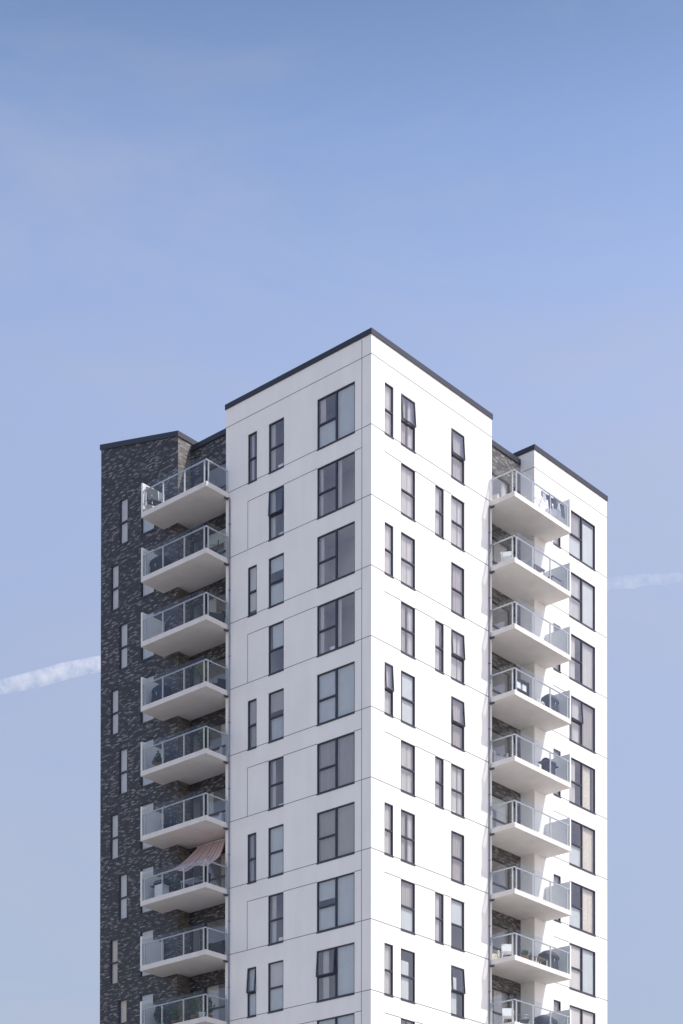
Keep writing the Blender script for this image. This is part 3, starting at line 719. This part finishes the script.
covered('covered_barbecue', 'black covered barbecue by the screen on the eighth balcony of the sunny side', 'R', 7, 3.55, .8, 'black', .95, .6, 1.0)
chair('garden_chair', 'white chair near the side rail of the eighth balcony of the sunny side', 'R', 7, .75, .45, R(-50), 'whiteplastic', 'whiteplastic', G1)
armchair('garden_armchair', 'cream armchair at the side rail of the eighth balcony of the sunny side', 'R', 7, .45, -.35, R(-20), 'cream', .7)
chair('garden_chair', 'white chair on the lowest balcony of the sunny side', 'R', 8, .6, .6, R(-50), 'whiteplastic', 'whiteplastic', G1)
covered('covered_barbecue', 'long navy covered bench on the lowest balcony of the sunny side', 'R', 8, 3.4, .75, 'navy', 1.3, .6, .95, 1.0)['category'] = 'covered bench'
chair('garden_chair', 'dark chair in the middle of the lowest balcony of the sunny side', 'R', 8, 1.7, .7, R(40), 'black', group=G1)

# ------------------------------------------------------------------ ground and street
mb = MB(); mb.quad([(-4000, -4000, 0), (4000, -4000, 0), (4000, 4000, 0), (-4000, 4000, 0)]); tag(build('ground', mb, M['ground']), None, None, None, 'structure')
mb = MB(); mb.quad([(-46, -200, .004), (-36, -200, .004), (-36, 200, .004), (-46, 200, .004)]); tag(build('road', mb, M['asphalt']), None, None, None, 'structure')
mb = MB()
for y in range(-200, 200, 8): mb.quad([(-41.07, y, .008), (-40.93, y, .008), (-40.93, y + 4, .008), (-41.07, y + 4, .008)])
tag(build('road_marking', mb, M['paint']), None, None, None, 'structure')
mb = MB(); mb.box(-36, -35.8, -200, 200, 0, .13); mb.box(-46.2, -46, -200, 200, 0, .13); tag(build('kerb', mb, M['kerb'], bevel=.01), None, None, None, 'structure')

# ------------------------------------------------------------------ contrail: a long thin cloud far behind the tower
YAW, PIT, ROL = .7188, .0121, .0009
fw = Vector((math.cos(YAW), math.sin(YAW), 0)); rt = Vector((math.sin(YAW), -math.cos(YAW), 0))
cam_p = Vector((-60.0913, -50.9513, 1.6))
def contrail(pts, rad, dens, name, label):
    m, nt, out = nodes(name + '_vapour')
    v = N(nt, 'ShaderNodeVolumeScatter', Anisotropy=.2); v.inputs['Color'].default_value = (1, .98, .97, 1)
    tc = N(nt, 'ShaderNodeTexCoord'); n = N(nt, 'ShaderNodeTexNoise', Scale=.055, Detail=7.0, Roughness=.7)
    nt.links.new(tc.outputs['Object'], n.inputs['Vector'])
    mr = N(nt, 'ShaderNodeMapRange'); mr.inputs['From Min'].default_value = .40; mr.inputs['From Max'].default_value = .66; mr.inputs['To Min'].default_value = .06 * dens; mr.inputs['To Max'].default_value = dens
    nt.links.new(n.outputs['Fac'], mr.inputs['Value']); dp = N(nt, 'ShaderNodeVectorMath', operation='DOT_PRODUCT'); dp.inputs[1].default_value = rt; nt.links.new(tc.outputs['Object'], dp.inputs[0])
    fd = N(nt, 'ShaderNodeMapRange'); c0 = cam_p.dot(rt); fd.inputs['From Min'].default_value = c0 - 250; fd.inputs['From Max'].default_value = c0 + 350; fd.inputs['To Min'].default_value = 1; fd.inputs['To Max'].default_value = .28
    nt.links.new(dp.outputs['Value'], fd.inputs['Value']); mm = N(nt, 'ShaderNodeMath', operation='MULTIPLY'); nt.links.new(mr.outputs[0], mm.inputs[0]); nt.links.new(fd.outputs[0], mm.inputs[1]); nt.links.new(mm.outputs[0], v.inputs['Density']); nt.links.new(v.outputs[0], out.inputs['Volume'])
    b = MB(); cs = []; rs = []
    for i in range(41):
        t = i / 40 * (len(pts) - 1); a = min(int(t), len(pts) - 2); f = t - a
        p = Vector(pts[a]).lerp(Vector(pts[a + 1]), f); cs.append(p + Vector((0, 0, random.uniform(-1.2, 1.2)))); rs.append(rad * (1.05 - .5 * i / 40) * random.uniform(.85, 1.15))
    b.tube(cs, rs, 14)
    return tag(build(name, b, m), label, 'contrail')
cp = []
for dx, z in ((-520, 808), (-309, 862), (-100, 911), (60, 942), (284, 961), (362, 967), (520, 978)):
    p = cam_p + fw * 2000 + rt * dx; cp.append((p.x, p.y, z))
contrail(cp, 9.2, .06, 'contrail', 'thin white aircraft vapour trail crossing the blue sky behind the tower')

# ------------------------------------------------------------------ sky, sun, camera
sd = Vector((.46, -1, 1.48)).normalized()
w = bpy.data.worlds.new('World'); S.world = w; w.use_nodes = True; nt = w.node_tree
bg = nt.nodes['Background']; sky = nt.nodes.new('ShaderNodeTexSky'); sky.sky_type = 'NISHITA'; sky.sun_disc = False
sky.sun_elevation = math.asin(sd.z); sky.sun_rotation = math.atan2(sd.x, sd.y); sky.air_density = 1.0; sky.dust_density = 1.5; sky.ozone_density = 2.0
hs = nt.nodes.new('ShaderNodeHueSaturation'); hs.inputs['Saturation'].default_value = .95
nt.links.new(sky.outputs[0], hs.inputs['Color'])
# hand-set sky brightness by height, violet cast; out-of-view bands raised as added fill light
tc = nt.nodes.new('ShaderNodeTexCoord'); sx = nt.nodes.new('ShaderNodeSeparateXYZ'); nt.links.new(tc.outputs['Generated'], sx.inputs[0])
gr = nt.nodes.new('ShaderNodeValToRGB'); e = gr.color_ramp.elements
def el(p, v, q=None):
    x = q or e.new(p); x.position = p; w_ = min(1, max(0, (p - .5) / .12)); x.color = ((1.17 - .24 * w_ - .01 * (p < .3)) * v, .97 * v, (.885 + .175 * w_) * v, 1)
e[0].position = 0; e[0].color = (1.15, 1.0, .95, 1); e[1].position = 1; e[1].color = (1.3, 1.15, 1.0, 1)
el(.10, 1.0); el(.18, .62); el(.23, .55); el(.33, .67); el(.43, .78); el(.50, .85); el(.545, .82); el(.585, .72); el(.63, .53); el(.72, .9)
nt.links.new(sx.outputs[2], gr.inputs[0])
ml = nt.nodes.new('ShaderNodeMix'); ml.data_type = 'RGBA'; ml.blend_type = 'MULTIPLY'; ml.inputs[0].default_value = 1
nt.links.new(hs.outputs[0], ml.inputs[6]); nt.links.new(gr.outputs[0], ml.inputs[7])
# faint high haze streaks
mp = nt.nodes.new('ShaderNodeMapping'); mp.inputs['Scale'].default_value = (1.2, 1.2, 4.0); mp.inputs['Rotation'].default_value = (.3, .2, 0); mp.inputs['Location'].default_value = (.35, -.2, .6)
nz = nt.nodes.new('ShaderNodeTexNoise'); nz.inputs['Scale'].default_value = 2.6; nz.inputs['Detail'].default_value = 9; nz.inputs['Roughness'].default_value = .62; nz.inputs['Distortion'].default_value = .4
mr = nt.nodes.new('ShaderNodeMapRange'); mr.inputs['From Min'].default_value = .45; mr.inputs['From Max'].default_value = .78; mr.inputs['To Max'].default_value = .5
mx = nt.nodes.new('ShaderNodeMix'); mx.data_type = 'RGBA'; mx.inputs[7].default_value = (1.65, 1.72, 2.0, 1)
nt.links.new(tc.outputs['Generated'], mp.inputs[0]); nt.links.new(mp.outputs[0], nz.inputs['Vector']); nt.links.new(nz.outputs['Fac'], mr.inputs['Value'])
nt.links.new(mr.outputs[0], mx.inputs[0]); nt.links.new(ml.outputs[2], mx.inputs[6]); nt.links.new(mx.outputs[2], bg.inputs[0])
bg.inputs[1].default_value = .15
su = bpy.data.lights.new('sun', 'SUN'); su.energy = 2.0; su.angle = R(.53); su.color = (1, .95, .87)
so = bpy.data.objects.new('sun', su); C.objects.link(so); so.rotation_euler = sd.to_track_quat('Z', 'Y').to_euler(); so.location = (0, -80, 120)
cd = bpy.data.cameras.new('camera'); co = bpy.data.objects.new('camera', cd); C.objects.link(co); S.camera = co
co.location = cam_p; zz_ = Vector((0, 0, 1)); f2 = fw * math.cos(PIT) + zz_ * math.sin(PIT); u2 = zz_ * math.cos(PIT) - fw * math.sin(PIT)
r3 = rt * math.cos(ROL) + u2 * math.sin(ROL); u3 = u2 * math.cos(ROL) - rt * math.sin(ROL)
co.rotation_euler = Matrix((r3, u3, -f2)).transposed().to_euler()
cd.sensor_fit = 'VERTICAL'; cd.sensor_height = 24; cd.lens = 24 * 1875.67 / 1024; cd.shift_y = (1455.03 - 512) / 1024; cd.clip_start = .5; cd.clip_end = 12000
S.view_settings.view_transform = 'Standard'; S.view_settings.look = 'None'; S.view_settings.gamma = 1; S.view_settings.exposure = 1.06
S.render.engine = 'CYCLES'; S.cycles.max_bounces = 10; S.cycles.transparent_max_bounces = 24; S.cycles.diffuse_bounces = 5; S.cycles.volume_bounces = 2
S.cycles.volume_step_rate = 2
